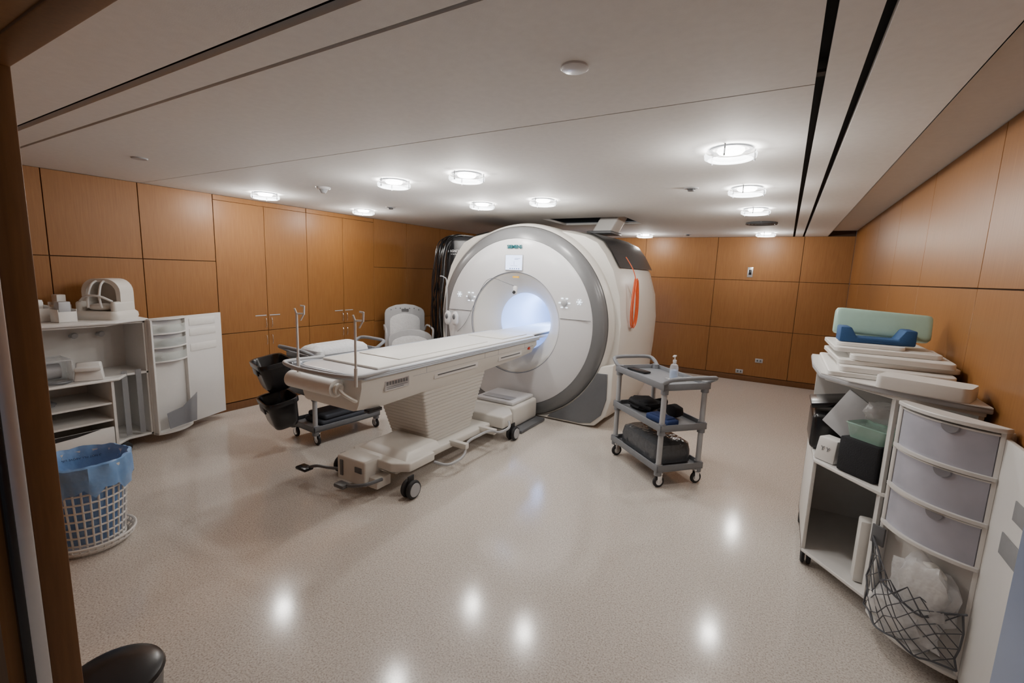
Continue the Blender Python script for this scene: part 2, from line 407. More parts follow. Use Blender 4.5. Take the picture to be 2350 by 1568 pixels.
for sg in (1,-1):
    seg=[(1.115,1.735),(1.01,1.91),(.905,2.035),(.76,2.105),(.6,2.135)]
    rg=[[(X0+sg*x*k,y,z) for x,z in seg] for y,k in ((4.86,.995),(5.5,1.015),(6.0,1.008),(6.33,.97))]
    B().loft(rg,closed=False,caps=False).done('shoulder_panel',['dgrey'],mri,label='dark grey curved shoulder panel')
    arc=[(1.12*math.cos(math.radians(a)),1.07+1.12*math.sin(math.radians(a))) for a in range(-68,-17,6)]
    po=[(.30,.012)]+arc[:]+[(1.19,.72),(1.19,.34),(1.14,.16),(1.02,.03),(.9,.012)]
    XX=Matrix(((1,0,0,X0),(0,0,1,0),(0,1,0,0),(0,0,0,1)))
    B().prism([(sg*x,z) for x,z in po],4.60,4.82,.012,2,X=XX).done('base_skirt',['cream'],mri)
    arc2=[(1.115*math.cos(math.radians(a)),1.07+1.115*math.sin(math.radians(a))) for a in range(-64,-22,5)]
    po=[(.46,.03)]+arc2+[(1.135,.62),(1.14,.34),(1.09,.16),(.98,.055),(.85,.03)]
    B().prism([(sg*x,z) for x,z in po],4.588,4.61,.004,1,X=XX).done('skirt_panel',['mgrey'],mri,label='dark grey lower grille panel')
for xa,xb in ((X0+.586,X0+.94),(X0-.94,X0-.586)):
    B().box(xa,xb,4.522,4.53,1.168,1.172).done('cover_seam',['mgrey'],mri)
B().lathe([(.577,4.538),(.583,4.530)],C,'Y',96).done('cover_seam',['mgrey'],mri)
d=B().box(X0-.125,X0+.105,4.516,4.53,1.665,1.845,.006).done('display',['lgrey'],mri)
B().box(X0-.117,X0+.097,4.513,4.517,1.673,1.837).done('screen_glass',['screen'],d)
b=B()
for k in range(5):b.box(X0-.06+k*.028,X0-.048+k*.028,4.511,4.513,1.683,1.693)
b.box(X0-.0,X0+.07,4.511,4.513,1.80,1.803);b.box(X0+.0,X0+.05,4.511,4.513,1.79,1.793)
b.box(X0-.005,X0-.003,4.511,4.513,1.73,1.77);b.box(X0-.05,X0+.04,4.511,4.513,1.72,1.722)
b.done('screen_icons',['ink'],d)
B().text('SIEMENS',.052,T((X0-.01,4.521,1.93))@RX(PI/2),off=.0018,depth=.002).done('brand_lettering',['tealt'],mri)
for x,s in ((X0+.63,1),(X0-.60,-1)):
    B().lathe([(0,4.49),(.03,4.50),(.036,4.53)],(x,0,1.34),'Y',24).done('control_knob',['lgrey'],mri)
    b=B()
    for k in range(6):
        a=k*PI/3;b.box(x+.055*math.cos(a)-.012,x+.055*math.cos(a)+.012,4.522,4.53,1.34+.055*math.sin(a)-.006,1.34+.055*math.sin(a)+.006)
    b.lathe([(0,4.522),(.012,4.522),(.014,4.53)],(x+s*.17,0,1.36),'Y',16)
    for k in range(6):
        a=k*PI/3;b.box(x+s*.17+.028*math.cos(a)-.004,x+s*.17+.028*math.cos(a)+.004,4.522,4.53,1.36+.028*math.sin(a)-.004,1.36+.028*math.sin(a)+.004)
    b.done('control_light',['glow'],mri,label='glowing white ring buttons')
B().box(X0-.03,X0+.05,4.535,4.545,1.585,1.605).done('warning_label',['yel'],mri)
hs=B().box(-4.06,-3.35,5.02,6.3,0.01,2.10,.07,4).done('equipment_housing',['dgrey'],mri,label='tall dark grey equipment housing')
B().text('MAGNETOM Prisma',.046,T((-3.80,5.012,1.90))@RX(PI/2),off=.0006).text('A Tim+Dot System',.024,T((-3.85,5.012,1.86))@RX(PI/2)).done('lettering',['whitet'],hs)
b=B();rnd=random.Random(5)
for k in range(26):
    x=-4.15+rnd.uniform(-.03,.18);y=4.93+rnd.uniform(-.03,.05);zt=2.04+rnd.uniform(-.04,.03)
    P=[(x+.22+rnd.uniform(-.1,.1),5.25,2.11),(x+.10,y+.16,zt+.05),(x+.03,y+.03,zt-.08),(x+rnd.uniform(-.03,.03),y-.02,1.5),(x+rnd.uniform(-.06,.04),y-.02,1.0),(x+rnd.uniform(-.06,.06),y,.45),(x+rnd.uniform(-.05,.15),y+.03,.03)]
    b.tube(smooth_path(P,5),.0045+rnd.random()*.004,6,mi=1 if k==3 else 0)
ob=b.done('cable_bundle',['blk','mgrey'],mri,label='dense bundle of black cables hanging down');ob['kind']='stuff'
e=thing('bore_camera',(X0+.03,4.55,1.5),'small white camera hanging at the bore rim with thin cable','camera')
B().lathe([(0,-.05),(.02,-.05),(.027,-.03),(.027,.03),(.018,.045),(0,.045)],(X0+.03,4.50,1.45),'Z',20).done('body',['white'],e)
B().cyl((X0+.03,4.48,1.43),(X0+.03,4.465,1.42),.018,.016).done('lens',['blk'],e)
B().tube(smooth_path([(X0+.03,4.505,1.49),(X0-.12,4.505,1.53),(X0-.28,4.505,1.57),(X0-.40,4.505,1.50),(X0-.54,4.508,1.24),(X0-.66,4.508,1.02),(X0-.78,4.508,.90)],6),.0028,6).done('cable',['mgrey'],e)
e=thing('exhaust_duct',(-2.05,6.05,2.1),'pale grey flared duct rising into the ceiling opening','duct')
B().prism(rrect(-2.25,-2.0,5.75,6.1,.03),2.18,2.60,0,X=None,top=rrect(-2.05,-1.8,5.85,6.18,.03)).done('duct_body',['lam'],e)
B().box(-2.29,-1.96,5.71,6.14,2.175,2.21,.01).done('collar',['mgrey'],e)
b=B()
for k in range(5):
    pts=[]
    for t in range(28):
        a=t*2*PI/28
        pts.append((-1.405+.005*k,4.98+(.085+.010*math.sin(k*2))*math.cos(a)*(1-.35*math.sin(a))+.006*k,1.36+(.27-.014*(k%3))*math.sin(a)))
    b.tube(pts,.005,6,closed=True)
b.tube(smooth_path([(-1.395,4.98,1.6),(-1.43,4.96,1.72),(-1.5,4.9,1.85)],4),.005,6)
b.done('orange_cord_coil',['orange'],label='orange cord coiled and hung on the scanner side',cat='cord')
e=thing('controller_holder',(-3.52,4.44,0),'slim pole holder with two hanging hand controllers','equipment holder')
b=B().tube(smooth_path([(-3.55,4.44,.02),(-3.55,4.44,1.0),(-3.55,4.44,1.48),(-3.59,4.43,1.56),(-3.64,4.42,1.57)],5),.007,8)
b.lathe([(0,0),(.11,0),(.11,.015),(.02,.03),(0,.03)],(-3.55,4.44,0.0),seg=24)
b.tube([(-3.56,4.44,1.15),(-3.38,4.43,1.15)],.007,8).done('stand',['lgrey'],e)
for x in (-3.51,-3.40):
    B().blob((x,4.42,1.07),(.045,.028,.085),p=.8).blob((x,4.40,1.09),(.022,.02,.035),mi=1).done('hand_controller',['white','mgrey'],e)
# ---------------------------------------------------------------- patient table
tb=thing('patient_table',(-2.62,3.0,0),'long white mri patient table on wheeled ribbed pedestal','patient table')
cx=-2.64
pl=[(cx-.33,4.5)]+[(cx-.33,2.12)]+[(cx-.33+.12*(1-math.cos(a)),2.12-.12*math.sin(a)) for a in (.5,1.0,PI/2)]+[(cx+.33-.12*(1-math.cos(a)),2.12-.12*math.sin(a)) for a in (PI/2,1.0,.5)]+[(cx+.33,2.12),(cx+.33,4.5)]
B().prism(pl,.915,.95,.008,2).box(cx-.25,cx+.25,4.45,6.2,.90,.935,.01).done('table_top',['white'],tb)
b=B().box(cx-.29,cx+.29,2.2,4.50,.951,.966,.006,3).box(cx-.25,cx+.25,4.48,6.1,.951,.966,.006,3)
b.box(cx-.24,cx+.20,2.5,3.7,.966,.974,.004,2).box(cx-.22,cx+.22,3.95,4.45,.966,.976,.004,2)
b.done('mattress',['pad'],tb,label='thin white vinyl mattress pad')
rail=[(cx+.345,4.5,.935),(cx+.345,3.5,.935),(cx+.345,2.2,.935),(cx+.32,2.04,.935),(cx+.2,1.97,.935),(cx-.2,1.97,.935),(cx-.32,2.04,.935),(cx-.345,2.2,.935),(cx-.345,4.5,.935)]
b=B()
for dz in (-.012,0,.012):b.tube([(p.x,p.y,p.z+dz) for p in smooth_path(rail,5)],.010,8)
b.done('edge_rail',['railg'],tb,label='light blue-grey edge rail')
b=B().tube(smooth_path([(cx+.34,2.25,.95),(cx+.36,2.0,.955),(cx+.30,1.90,.96),(cx+.1,1.86,.965),(cx-.1,1.86,.965),(cx-.30,1.90,.97),(cx-.36,2.0,.965),(cx-.34,2.25,.96)],6),.014,10)
b.done('push_handle',['lgrey'],tb,label='curved grey push bar')
def sec(y,wt,wb,zt,zb):
    return [(cx-wt,y,zt),(cx-wt,y,zt-.06),(cx-wb-.02,y,zb+.05),(cx-wb,y,zb+.01),(cx-wb+.03,y,zb),(cx+wb-.03,y,zb),(cx+wb,y,zb+.01),(cx+wb+.02,y,zb+.05),(cx+wt,y,zt-.06),(cx+wt,y,zt)]
B().loft([sec(1.99,.26,.22,.915,.75),sec(2.03,.32,.27,.915,.69),sec(2.2,.335,.285,.915,.675),sec(3.2,.335,.285,.915,.70),sec(4.2,.335,.285,.915,.745),sec(4.5,.32,.26,.915,.76)]).done('underbody',['cream'],tb)
for y0,y1 in ((2.75,3.35),(3.7,4.15)):
    q=B().box(cx+.318,cx+.331,y0,y1,.79,.845,.004).done('side_recess',['lam'],tb)
    B().box(cx+.331,cx+.333,y0+.04,y1-.04,.813,.823).done('recess_slot',['mgrey'],q)
for y in (2.65,3.45,3.68,4.2):B().box(cx+.322,cx+.336,y,y+.004,.86,.915).done('panel_seam',['lgrey'],tb)
B().box(cx+.32,cx+.3355,2.5,4.4,.859,.862).done('panel_seam',['lgrey'],tb)
pt=B().box(cx+.30,cx+.338,2.22,2.46,.80,.875,.005).done('rating_plate',['alu'],tb)
b=B()
for k in range(8):b.box(cx+.338,cx+.340,2.235+k*.027,2.25+k*.027,.84,.865)
b.box(cx+.338,cx+.340,2.235,2.44,.825,.828).box(cx+.338,cx+.340,2.235,2.40,.812,.815).done('plate_print',['text'],pt)
B().cyl((cx+.31,4.3,.845),(cx+.342,4.3,.845),.016).done('emergency_button',['red'],tb)
B().box(cx+.26,cx+.31,2.1,2.22,.665,.69,.004).done('latch',['blk'],tb)
B().cyl((cx-.27,1.93,.86),(cx+.20,1.93,.86),.058,seg=32).done('paper_roll',['pad'],tb,label='roll of white table paper')
b=B()
for x in (cx-.28,cx+.215):b.lathe([(0,-.01),(.035,-.01),(.04,0),(.035,.012),(0,.012)],(x,1.93,.86),'X',24)
b.tube(smooth_path([(cx+.22,1.93,.86),(cx+.27,1.93,.83),(cx+.30,1.99,.78),(cx+.24,2.05,.76)],5),.012,8)
b.done('roll_holder',['cream'],tb)
for x in (cx+.385,cx-.19):
    e=thing('infusion_pole',(x,1.93,.9),'short pale metal infusion pole with hook on table end','infusion pole',group='infusion poles on the table')
    b=B().cyl((x,1.93,.90),(x,1.93,1.02),.011,seg=12).cyl((x,1.93,1.02),(x,1.93,1.325),.0075,seg=12)
    b.done('pole',['polem'],e)
    dx,dy=.863*.05,.506*.05
    b=B().tube([(x,1.93,1.32),(x+dx,1.93+dy,1.32)],.006,8).tube([(x+dx,1.93+dy,1.315),(x+dx*1.05,1.93+dy*1.05,1.375)],.006,8)
    b.tube([(x+dx*1.05,1.93+dy*1.05,1.372),(x+dx*.55,1.93+dy*.55,1.375)],.0055,8)
    b.tube([(x+dx,1.93+dy,1.32),(x+.02,1.945,1.275)],.0055,8)
    b.tube([(x,1.93,1.32),(x-.006,1.92,1.355)],.006,8)
    b.done('hook',['polem'],e)
rg=[];N=19
for k in range(N):
    z=.20+(.75-.20)*k/(N-1);t=k/(N-1)
    for dz,ins in ((0.0,.004),(.004,0),(.025,0),(.029,.004)):
        x0,x1=cx-.21-.07*t+ins,cx+.22+.07*t-ins
        y0,y1=2.82-.17*t+ins,3.42+.14*t-ins
        if k<N-1:rg.append([(p[0],p[1],z+dz) for p in rrect(x0,x1,y0,y1,.025,4)])
B().loft(rg).done('pedestal_bellows',['cream'],tb,label='ribbed cream telescopic pedestal cover')
bx=-2.52
B().prism([(bx-.30,2.38),(bx-.18,2.30),(bx+.18,2.30),(bx+.30,2.38),(bx+.30,2.66),(bx-.30,2.66)],.17,.24,.012,3).prism([(bx-.27,2.37),(bx+.27,2.37),(bx+.27,2.78),(bx-.27,2.78)],.23,.28,.012,2,top=[(bx-.20,2.46),(bx+.20,2.46),(bx+.22,2.78),(bx-.22,2.78)]).done('base_hood',['cream'],tb)
B().box(bx-.16,bx+.14,2.4,3.95,.10,.18,.015,3).box(bx-.24,bx+.20,2.6,3.6,.14,.20,.015,3).done('base_beam',['cream'],tb)
B().prism([(bx-.28,3.62),(bx+.33,3.62),(bx+.33,3.80),(bx+.22,3.94),(bx-.28,3.94)],.15,.27,.02,3).done('base_hood',['cream'],tb)
bu=B().box(bx-.25,bx+.05,2.18,2.34,.06,.25,.015,3).box(bx-.12,bx+.13,2.22,2.36,.05,.13,.01).done('brake_unit',['cream'],tb)
B().box(bx-.05,bx+.02,2.172,2.182,.16,.20,.002).done('brake_slot',['mgrey'],bu)
B().box(bx-.21,bx-.18,2.172,2.182,.10,.22,.002).done('brake_slot',['mgrey'],bu)
B().tube(smooth_path([(bx-.24,2.22,.12),(bx-.30,2.15,.14),(bx-.40,2.12,.14),(bx-.47,2.09,.12)],5),.012,8).box(bx-.56,bx-.44,2.04,2.12,.10,.125,.01,2,mi=1).done('foot_pedal',['mgrey','blk'],tb,label='grey foot pedal with black pad')
B().tube(smooth_path([(bx+.15,2.25,.13),(bx+.12,2.12,.13),(bx+.02,2.08,.11),(bx-.03,2.09,.10)],5),.013,8).box(bx-.12,bx-.02,2.04,2.11,.08,.11,.01,2).done('foot_pedal',['mgrey'],tb)
for x,y in ((bx+.335,2.35),(bx-.40,2.36),(bx+.34,3.80),(bx-.30,3.80)):
    w=B()
    for dx in (-.026,.026):
        w.lathe([(0,-.018),(.045,-.018),(.064,-.014),(.070,0),(.064,.014),(.045,.018),(0,.018)],(x+dx,y,.070),'X',28)
    w.box(x-.006,x+.006,y-.03,y+.03,.06,.17,.005,mi=0)
    for s_ in (-1,1):
        w.lathe([(0,-s_*.004),(.052,-s_*.004),(.050,s_*.0015),(.0,s_*.003)],(x+s_*.0445,y,.070),'X',24,mi=1)
    w.done('wheel',['rub','lgrey'],tb,label='black twin caster wheel with grey hub')
b=B().tube(smooth_path([(bx+.24,2.72,.12),(bx+.34,2.78,.10),(bx+.36,2.95,.12),(bx+.33,3.05,.20),(bx+.34,3.2,.22),(bx+.34,3.38,.21),(bx+.40,3.45,.19),(bx+.42,3.58,.20),(bx+.36,3.68,.22)],6),.012,8)
b.done('guard_rail',['lgrey'],tb)
for y in (2.98,3.42):B().box(bx+.18,bx+.36,y,y+.05,.16,.21,.008).done('rail_bracket',['cream'],tb)
dk=thing('docking_unit',(-2.55,4.2,0),'low white docking unit between table and scanner','docking unit')
B().box(-2.86,-2.28,3.98,4.50,.035,.26,.03,3).done('body',['cream'],dk)
B().box(-2.80,-2.32,4.02,4.48,.262,.30,.015,2).box(-2.74,-2.38,4.08,4.2,.302,.308,.002,mi=1).done('lid',['white','lgrey'],dk)
B().box(-2.92,-2.18,3.98,4.52,.0,.035,.012,2).done('foot_plate',['mgrey'],dk)
# ---------------------------------------------------------------- utility carts
def cart_parts(e):
    L_,W_=.37,.215
    for x in (-L_+.03,L_-.03):
        for y in (-W_+.03,W_-.03):
            B().cyl((x,y,.12),(x,y,.82),.021,seg=16).done('post',['lgrey'],e,local=True)
    for z in (.13,.46,.79):
        s=B().box(-L_,L_,-W_,W_,z,z+.02,.008,2)
        for a in (-1,1):
            s.box(-L_,L_,a*W_-.012 if a>0 else -W_,a*W_ if a>0 else -W_+.012,z,z+.055,.005,2)
            s.box(a*L_-.012 if a>0 else -L_,a*L_ if a>0 else -L_+.012,-W_,W_,z,z+.055,.005,2)
        for x in (-L_+.03,L_-.03):
            for y in (-W_+.03,W_-.03):s.cyl((x,y,z-.03),(x,y,z+.06),.03,seg=16)
        s.done('shelf',['cartg'],e,local=True)
    for a in (-1,1):
        h=B().tube(smooth_path([(a*(L_-.04),-W_+.02,.83),(a*(L_+.02),-W_+.01,.87),(a*(L_+.08),-W_+.04,.90),(a*(L_+.09),0,.905),(a*(L_+.08),W_-.04,.90),(a*(L_+.02),W_-.01,.87),(a*(L_-.04),W_-.02,.83)],5),.017,10)
        h.done('handle',['cartg'],e,local=True)
    for x in (-L_+.04,L_-.04):
        for y in (-W_+.04,W_-.04):
            w=B()
            w.lathe([(0,-.012),(.04,-.012),(.048,-.007),(.048,.007),(.04,.012),(0,.012)],(x+.012,y,.048),'X',24)
            w.lathe([(0,-.0135),(.028,-.0135),(.028,-.012)],(x+.012,y,.048),'X',20,mi=1).lathe([(0,.0135),(.028,.0135),(.028,.012)],(x+.012,y,.048),'X',20,mi=1)
            w.box(x-.008,x-.002,y-.02,y+.02,.04,.11,.002,mi=1).box(x+.026,x+.032,y-.02,y+.02,.04,.11,.002,mi=1).box(x-.008,x+.032,y-.025,y+.025,.105,.125,.004,mi=1)
            w.done('caster',['rub','chrome'],e,local=True)
ang=math.atan2(3.57-4.05,-.72+1.24)
c1=thing('utility_cart',(-.84,3.94,0),'grey three-shelf plastic utility cart on casters','utility cart',rot=ang,group='grey utility carts')
cart_parts(c1)
c2=dup(c1,(-3.73,2.94,0),PI/2-.08,'grey three-shelf utility cart loaded with blankets beside table')
W1=WM[c1];W2=WM[c2]
e=thing('hand_sanitizer_bottle',W1@Vector((.10,.06,.822)),'clear pump bottle of blue hand sanitizer','bottle')
B().lathe([(0,0),(.032,0),(.035,.01),(.035,.09),(.028,.115),(.013,.125),(.013,.135)],seg=24).done('bottle',['clear'],e,local=True)
B().lathe([(0,.003),(.030,.003),(.031,.07),(0,.07)],seg=24).done('liquid',[mat('blue_gel',(.35,.5,.8),.2)],e,local=True)
B().cyl((0,0,.133),(0,0,.155),.015,seg=16).cyl((0,0,.155),(0,0,.185),.005,seg=8).box(-.012,.012,-.045,.012,.183,.195,.004).done('pump',['white'],e,local=True)
B().box(-.06,.07,-.05,.06,.0,.010,.004,X=W1@T((.12,.06,.811))).done('small_tray',['clear'],label='small clear plastic tray under the bottle',cat='tray')
B().box(-.12,.10,-.05,.03,0,.018,.008,X=W1@T((-.22,-.05,.812))@RZ(.2)).done('black_case',['blk'],label='flat black case lying on the top shelf',cat='case')
B().blob((-.17,-.02,.535),(.13,.12,.05),p=.7,noise=.1,X=W1).tube([W1@v for v in smooth_path([(-.28,-.1,.51),(-.2,-.14,.56),(-.1,-.12,.55),(-.02,-.05,.52)],5)],.016,8).tube([W1@v for v in smooth_path([(-.25,.1,.52),(-.1,.14,.58),(0,.08,.56),(.02,0,.52)],5)],.014,8).done('black_straps',['fab'],label='heap of black padded straps on middle shelf',cat='straps')
b=B().blob((0,0,0),(.07,.055,.05),p=.7,noise=.06,X=W1@T((.10,.10,.54)));b.done('dark_cushion',['fab'],label='dark padded positioning cushion on middle shelf',cat='cushion')
b=B().box(-.13,.13,-.06,.06,0,.05,.015,3,X=W1@T((.19,-.08,.482))@RZ(.15));b.box(-.10,.10,-.045,.045,.045,.06,.004,2,X=W1@T((.19,-.08,.482))@RZ(.15));b.done('blue_foam_block',[ 'navy'],label='royal blue foam pad on middle shelf',cat='foam pad')
b=B();
b.loft([[(p[0],p[1],z) for p in rrect(-.29+i,.29-i,-.17+i,.17-i,.06,6)] for z,i in ((.153,.02),(.165,0),(.25,0),(.31,.012),(.335,.05))],X=W1)
b.done('wrapped_grey_pad',['dbag'],label='dark grey pad wrapped in clear plastic on bottom shelf',cat='pad')
rr=[]
for z,i in ((.812,.03),(.83,.0),(.87,.005),(.895,.03),(.91,.08)):
    rr.append([(p[0]+.008*math.sin(p[1]*40+z*60),p[1]+.006*math.sin(p[0]*30+z*80),z+(.01*math.sin(p[0]*22)*math.cos(p[1]*26) if z>.85 else 0)) for p in rrect(-.29+i,.29-i,-.16+i,.16-i,.05,6)])
B().loft(rr,X=W2).done('folded_blanket',['cloth'],label='rumpled white blankets piled on the cart top',cat='blanket')
b=B().box(-.25,.28,-.15,.15,.152,.20,.02,3,X=W2).box(-.22,.26,-.14,.14,.20,.25,.02,3,X=W2@RZ(.04)).done('dark_blanket',['dblan'],label='folded dark grey blanket on bottom shelf',cat='blanket')
b=B().box(-.1,.2,-.12,.14,.482,.58,.03,3,X=W2).done('dark_pouch',['dgrey'],label='dark grey padded pouch on middle shelf',cat='pouch')
def bin_(c,tilt,rot):
    e=thing('black_bin',c,'glossy black rounded open-top bin hanging on the cart end','bin',group='black bins on cart end')
    X=RZ(rot)@RX(tilt)
    w,d,h=.185,.125,.25
    def rg(s,z,inn=0):return [(p[0]*s,p[1]*s,z) for p in rrect(-w+inn,w-inn,-d+inn,d-inn,.075,7)]
    B().loft([rg(.70,0),rg(.76,.012),rg(.84,.05),rg(1,h-.03),rg(1.02,h),rg(1.09,h+.002),rg(1.09,h-.03),rg(1.10,h+.006),rg(1.08,h+.012),rg(1.0,h+.008),rg(.96,h-.01),rg(.74,.02)],X=X).done('bin_body',['blk'],e,local=True)
    B().box(-.07,.07,-d*.96-.02,-d*.96-.004,h-.09,h-.03,.006,X=X).done('bin_grip',['dgrey'],e,local=True)
bin_((-3.80,2.38,.56),.2,-.3);bin_((-3.72,2.38,.24),.2,-.3)
# ---------------------------------------------------------------- chair behind the table
st=thing('transport_chair',(-4.53,4.80,0),'white and grey patient chair with tall arched back panel','chair',rot=.866)
def arch(y,w,z0,z1,name,inset):
    po=[(-w,z0),(-w,z1-.14)]+[(-w+.12*(1-math.cos(a)),z1-.14+.10*math.sin(a)) for a in (.5,1.0)]+[(-w*.45,z1-.015),(0,z1),(w*.45,z1-.015)]+[(w-.12*(1-math.cos(a)),z1-.14+.10*math.sin(a)) for a in (1.0,.5)]+[(w,z1-.14),(w,z0)]
    XX=Matrix(((1,0,0,0),(0,0,1,y),(0,1,0,0),(0,0,0,1)))
    p=B().prism(po,-.02,.02,.012,3,X=XX).done(name,['lgrey'],st,local=True)
    B().prism([(x*inset,z0+(z-z0)*.80) for x,z in po],-.028,.0,.005,2,X=XX).done('panel_inset',['cloth'],p,local=True)
    if name=='back_panel':
        b=B()
        for k in range(7):
            zz=z1-.085+(.022 if 0<k<6 else 0)
            b.cyl((-.2+k*.066,y-.03,zz),(-.2+k*.066,y-.02,zz),.008,seg=10)
        b.box(-.05,.05,y-.026,y-.02,z1-.11,z1-.07)
        b.done('panel_button',['mgrey'],p,local=True)
arch(.35,.29,.45,1.13,'back_panel',.75);arch(-.35,.29,.40,.85,'front_panel',.85)
B().box(-.25,.25,-.32,.32,.50,.60,.03,3).done('seat',['cloth'],st,local=True)
b=B().box(-.22,.22,-.33,.33,.44,.49,.01)
for x in (-.2,.2):
    for y in (-.28,.27):b.cyl((x,y,.08),(x,y,.5),.018,seg=12)
b.box(-.22,.22,-.31,-.25,.15,.19,.01).box(-.22,.22,.24,.30,.15,.19,.01).done('frame',['lgrey'],st,local=True)
for x in (-.2,.2):
    for y in (-.28,.27):B().lathe([(0,-.014),(.06,-.014),(.065,0),(.06,.014),(0,.014)],(x,y,.066),'X',24).done('wheel',['rub'],st,local=True)
for s_ in (1,-1):
    B().tube(smooth_path([(s_*.29,-.32,.55),(s_*.31,-.32,.80),(s_*.31,-.2,.84),(s_*.31,.1,.84),(s_*.30,.25,.82),(s_*.29,.33,.75)],5),.014,8).done('armrest',['lgrey'],st,local=True)
# ---------------------------------------------------------------- storage cabinets with swing door
def door_unit(e,o,ang,w,z0,z1,ndr,zd0,depth=.13,dm='drawer'):
    X=T((o[0],o[1],0))@RZ(ang)
    d=B().box(0,w,0,.018,z0,z1,.003).box(0,.018,-depth*.4,0,z0,z1,.003)
    d.box(w-.018,w,-depth*.35,0,z0,z1,.003)
    def curve(dd,x0=.0,x1=w):
        return [(x0,0),(x1,0)]+[(x1+(x0-x1)*t,-dd*(.38+.62*math.sin(min(1,t*1.0)*PI)**.8 if 0<t<1 else .38)) for t in [k/12 for k in range(13)]]
    d.prism(curve(depth+.012,-.004,w+.004),z1,z1+.018,.003,1);d.prism(curve(depth+.01),z0,z0+.018,.003,1)
    bmesh.ops.transform(d.bm,matrix=X,verts=d.bm.verts)
    dn=d.done('door',['lam'],e)
    hh=(z1-zd0)/ndr
    for k in range(ndr):
        za=zd0+k*hh+.010;zb=zd0+(k+1)*hh-.012
        q=B();q.prism(curve(depth-.004,.02,w-.02),za,zb)
        bmesh.ops.transform(q.bm,matrix=X,verts=q.bm.verts)
        dr=q.done('drawer',[dm],dn,label='frosted translucent plastic drawer')
        for aa in (curve(depth+.012,.002,w-.002),za-.014,za),(curve(depth+.001,.015,w-.015),zb-.004,zb+.002):
            q=B();q.prism(*aa)
            bmesh.ops.transform(q.bm,matrix=X,verts=q.bm.verts)
            q.done('drawer_rim',['lam'],dr)
        t=.38;gx=w*(1-t);gy=-depth*(.38+.62*math.sin(t*PI)**.8)
        g=.030
        q=B();q.lathe([(0,-.003),(g,-.003),(g*1.08,.004),(0,.004)],(0,0,0),'Y',20,X=X@T((gx,gy-.001,zb-.003))@RZ(.12),a0=PI,a1=2*PI)
        q.done('drawer_grip',[mat('drawer_grip_grey',(.26,.26,.29),.4) if k==0 else bpy.data.materials['drawer_grip_grey']],dr)
    return dn,X,curve
def make_net(e,X,w,z0,z1,depth,name='net_pocket'):
    q=B();n=7;rows=[]
    for j in range(6):
        v=j/5;z=z0+(z1-z0)*v;row=[]
        for i in range(n+1):
            u=i/n
            dd=depth*(.38+.62*math.sin(PI*u))+.02+.05*math.sin(PI*u)*(1-abs(v-.45))
            zz=z-(.12*math.sin(PI*u)+.10*u if j==5 else (.05*u*v))*1.0+.014*math.sin(i*2.1+j*1.3)
            row.append(Vector((w*u+.008*math.sin(i*3+j*2.2),-dd,zz)))
        rows.append(row)
    for j in range(5):
        for i in range(n):
            a=rows[j][i];b2=rows[j+1][i+1];c=rows[j][i+1];d2=rows[j+1][i]
            q.tube([X@a,X@b2],.0022,5,caps=False);q.tube([X@c,X@d2],.0022,5,caps=False)
    for j in (0,5):q.tube([X@v for v in smooth_path(rows[j],3)],.0045,6)
    for i in (0,n):q.tube([X@rows[j][i] for j in range(6)],.004,6)
    return q.done(name,['net'],e,label='grey criss-cross cord net')
rc=thing('storage_cabinet',(.5,3.2,0),'white laminate mobile storage cabinet with open swing door','cabinet')
P=[(.775,3.66),(.24,3.66),(.24,3.03),(.50,2.72),(.775,2.60)][::-1]
b=B().prism(P,.09,.11,.003,1).prism(P,.64,.66,.003,1).prism(P,1.12,1.14,.003,1)
b.box(.757,.775,2.62,3.66,.09,1.13).box(.24,.775,3.642,3.66,.09,1.13).box(.24,.258,3.03,3.66,.09,.65,.003)
b.prism([(.50,2.72),(.515,2.73),(.515,2.80),(.50,2.80)],.09,1.13)
b.done('body',['lam'],rc)
tp=[(.785,3.72),(.20,3.72),(.19,3.3),(.21,2.97),(.32,2.82),(.50,2.70),(.70,2.60),(.785,2.57)][::-1]
B().prism(tp,1.14,1.165,.006,2).done('top_tray',['lgrey'],rc)
B().prism([(x*.985+.007,y*.998) for x,y in tp],1.165,1.17,.0).done('top_surface',['lam'],rc)
ra=math.atan2(2.37-2.66,.785-.525)
dn,X,cv=door_unit(rc,(.525,2.66),ra,.39,.08,1.12,3,.56,.085)
dp=B().box(.765,.782,1.75,2.36,.08,1.10,.003).done('door_panel',['lam'],dn)
for z0_,z1_,y0_,y1_ in ((.86,.93,1.8,2.18),(.71,.79,1.8,2.23)):
    B().box(.761,.765,y0_,y1_,z0_,z1_,.001).done('hook_strip',['strap'],dp,label='grey hook-and-loop strip')
make_net(dn,X,.39,.12,.47,.085)
B().box(-.02,.04,-.050,-.040,.44,.53,.002,X=X).done('hinge',['mgrey'],dn)
bg=thing('bagged_coil_parts',X@Vector((.2,-.05,.1)),'clear plastic bags of white coil parts in the net','bag')
B().blob((0,0,0),(.14,.045,.10),p=.8,noise=.14,X=X@T((.19,-.075,.21))).done('bag',['bagc'],bg)
B().blob((0,0,0),(.09,.03,.07),p=.6,noise=.05,X=X@T((.13,-.07,.19))).done('coil_part',['pad'],bg)
B().prism([(-.07,-.12),(.07,-.12),(.08,.06),(.05,.14),(0,.16),(-.05,.14),(-.08,.06)],-.02,.02,.01,3,X=X@T((.23,-.06,.35))@RY(.2)@RX(PI/2)).done('white_coil_pad',['pad'],bg)
B().blob((0,0,0),(.12,.05,.15),p=.8,noise=.12,X=X@T((.24,-.065,.36))).done('bag',['bagc'],bg)
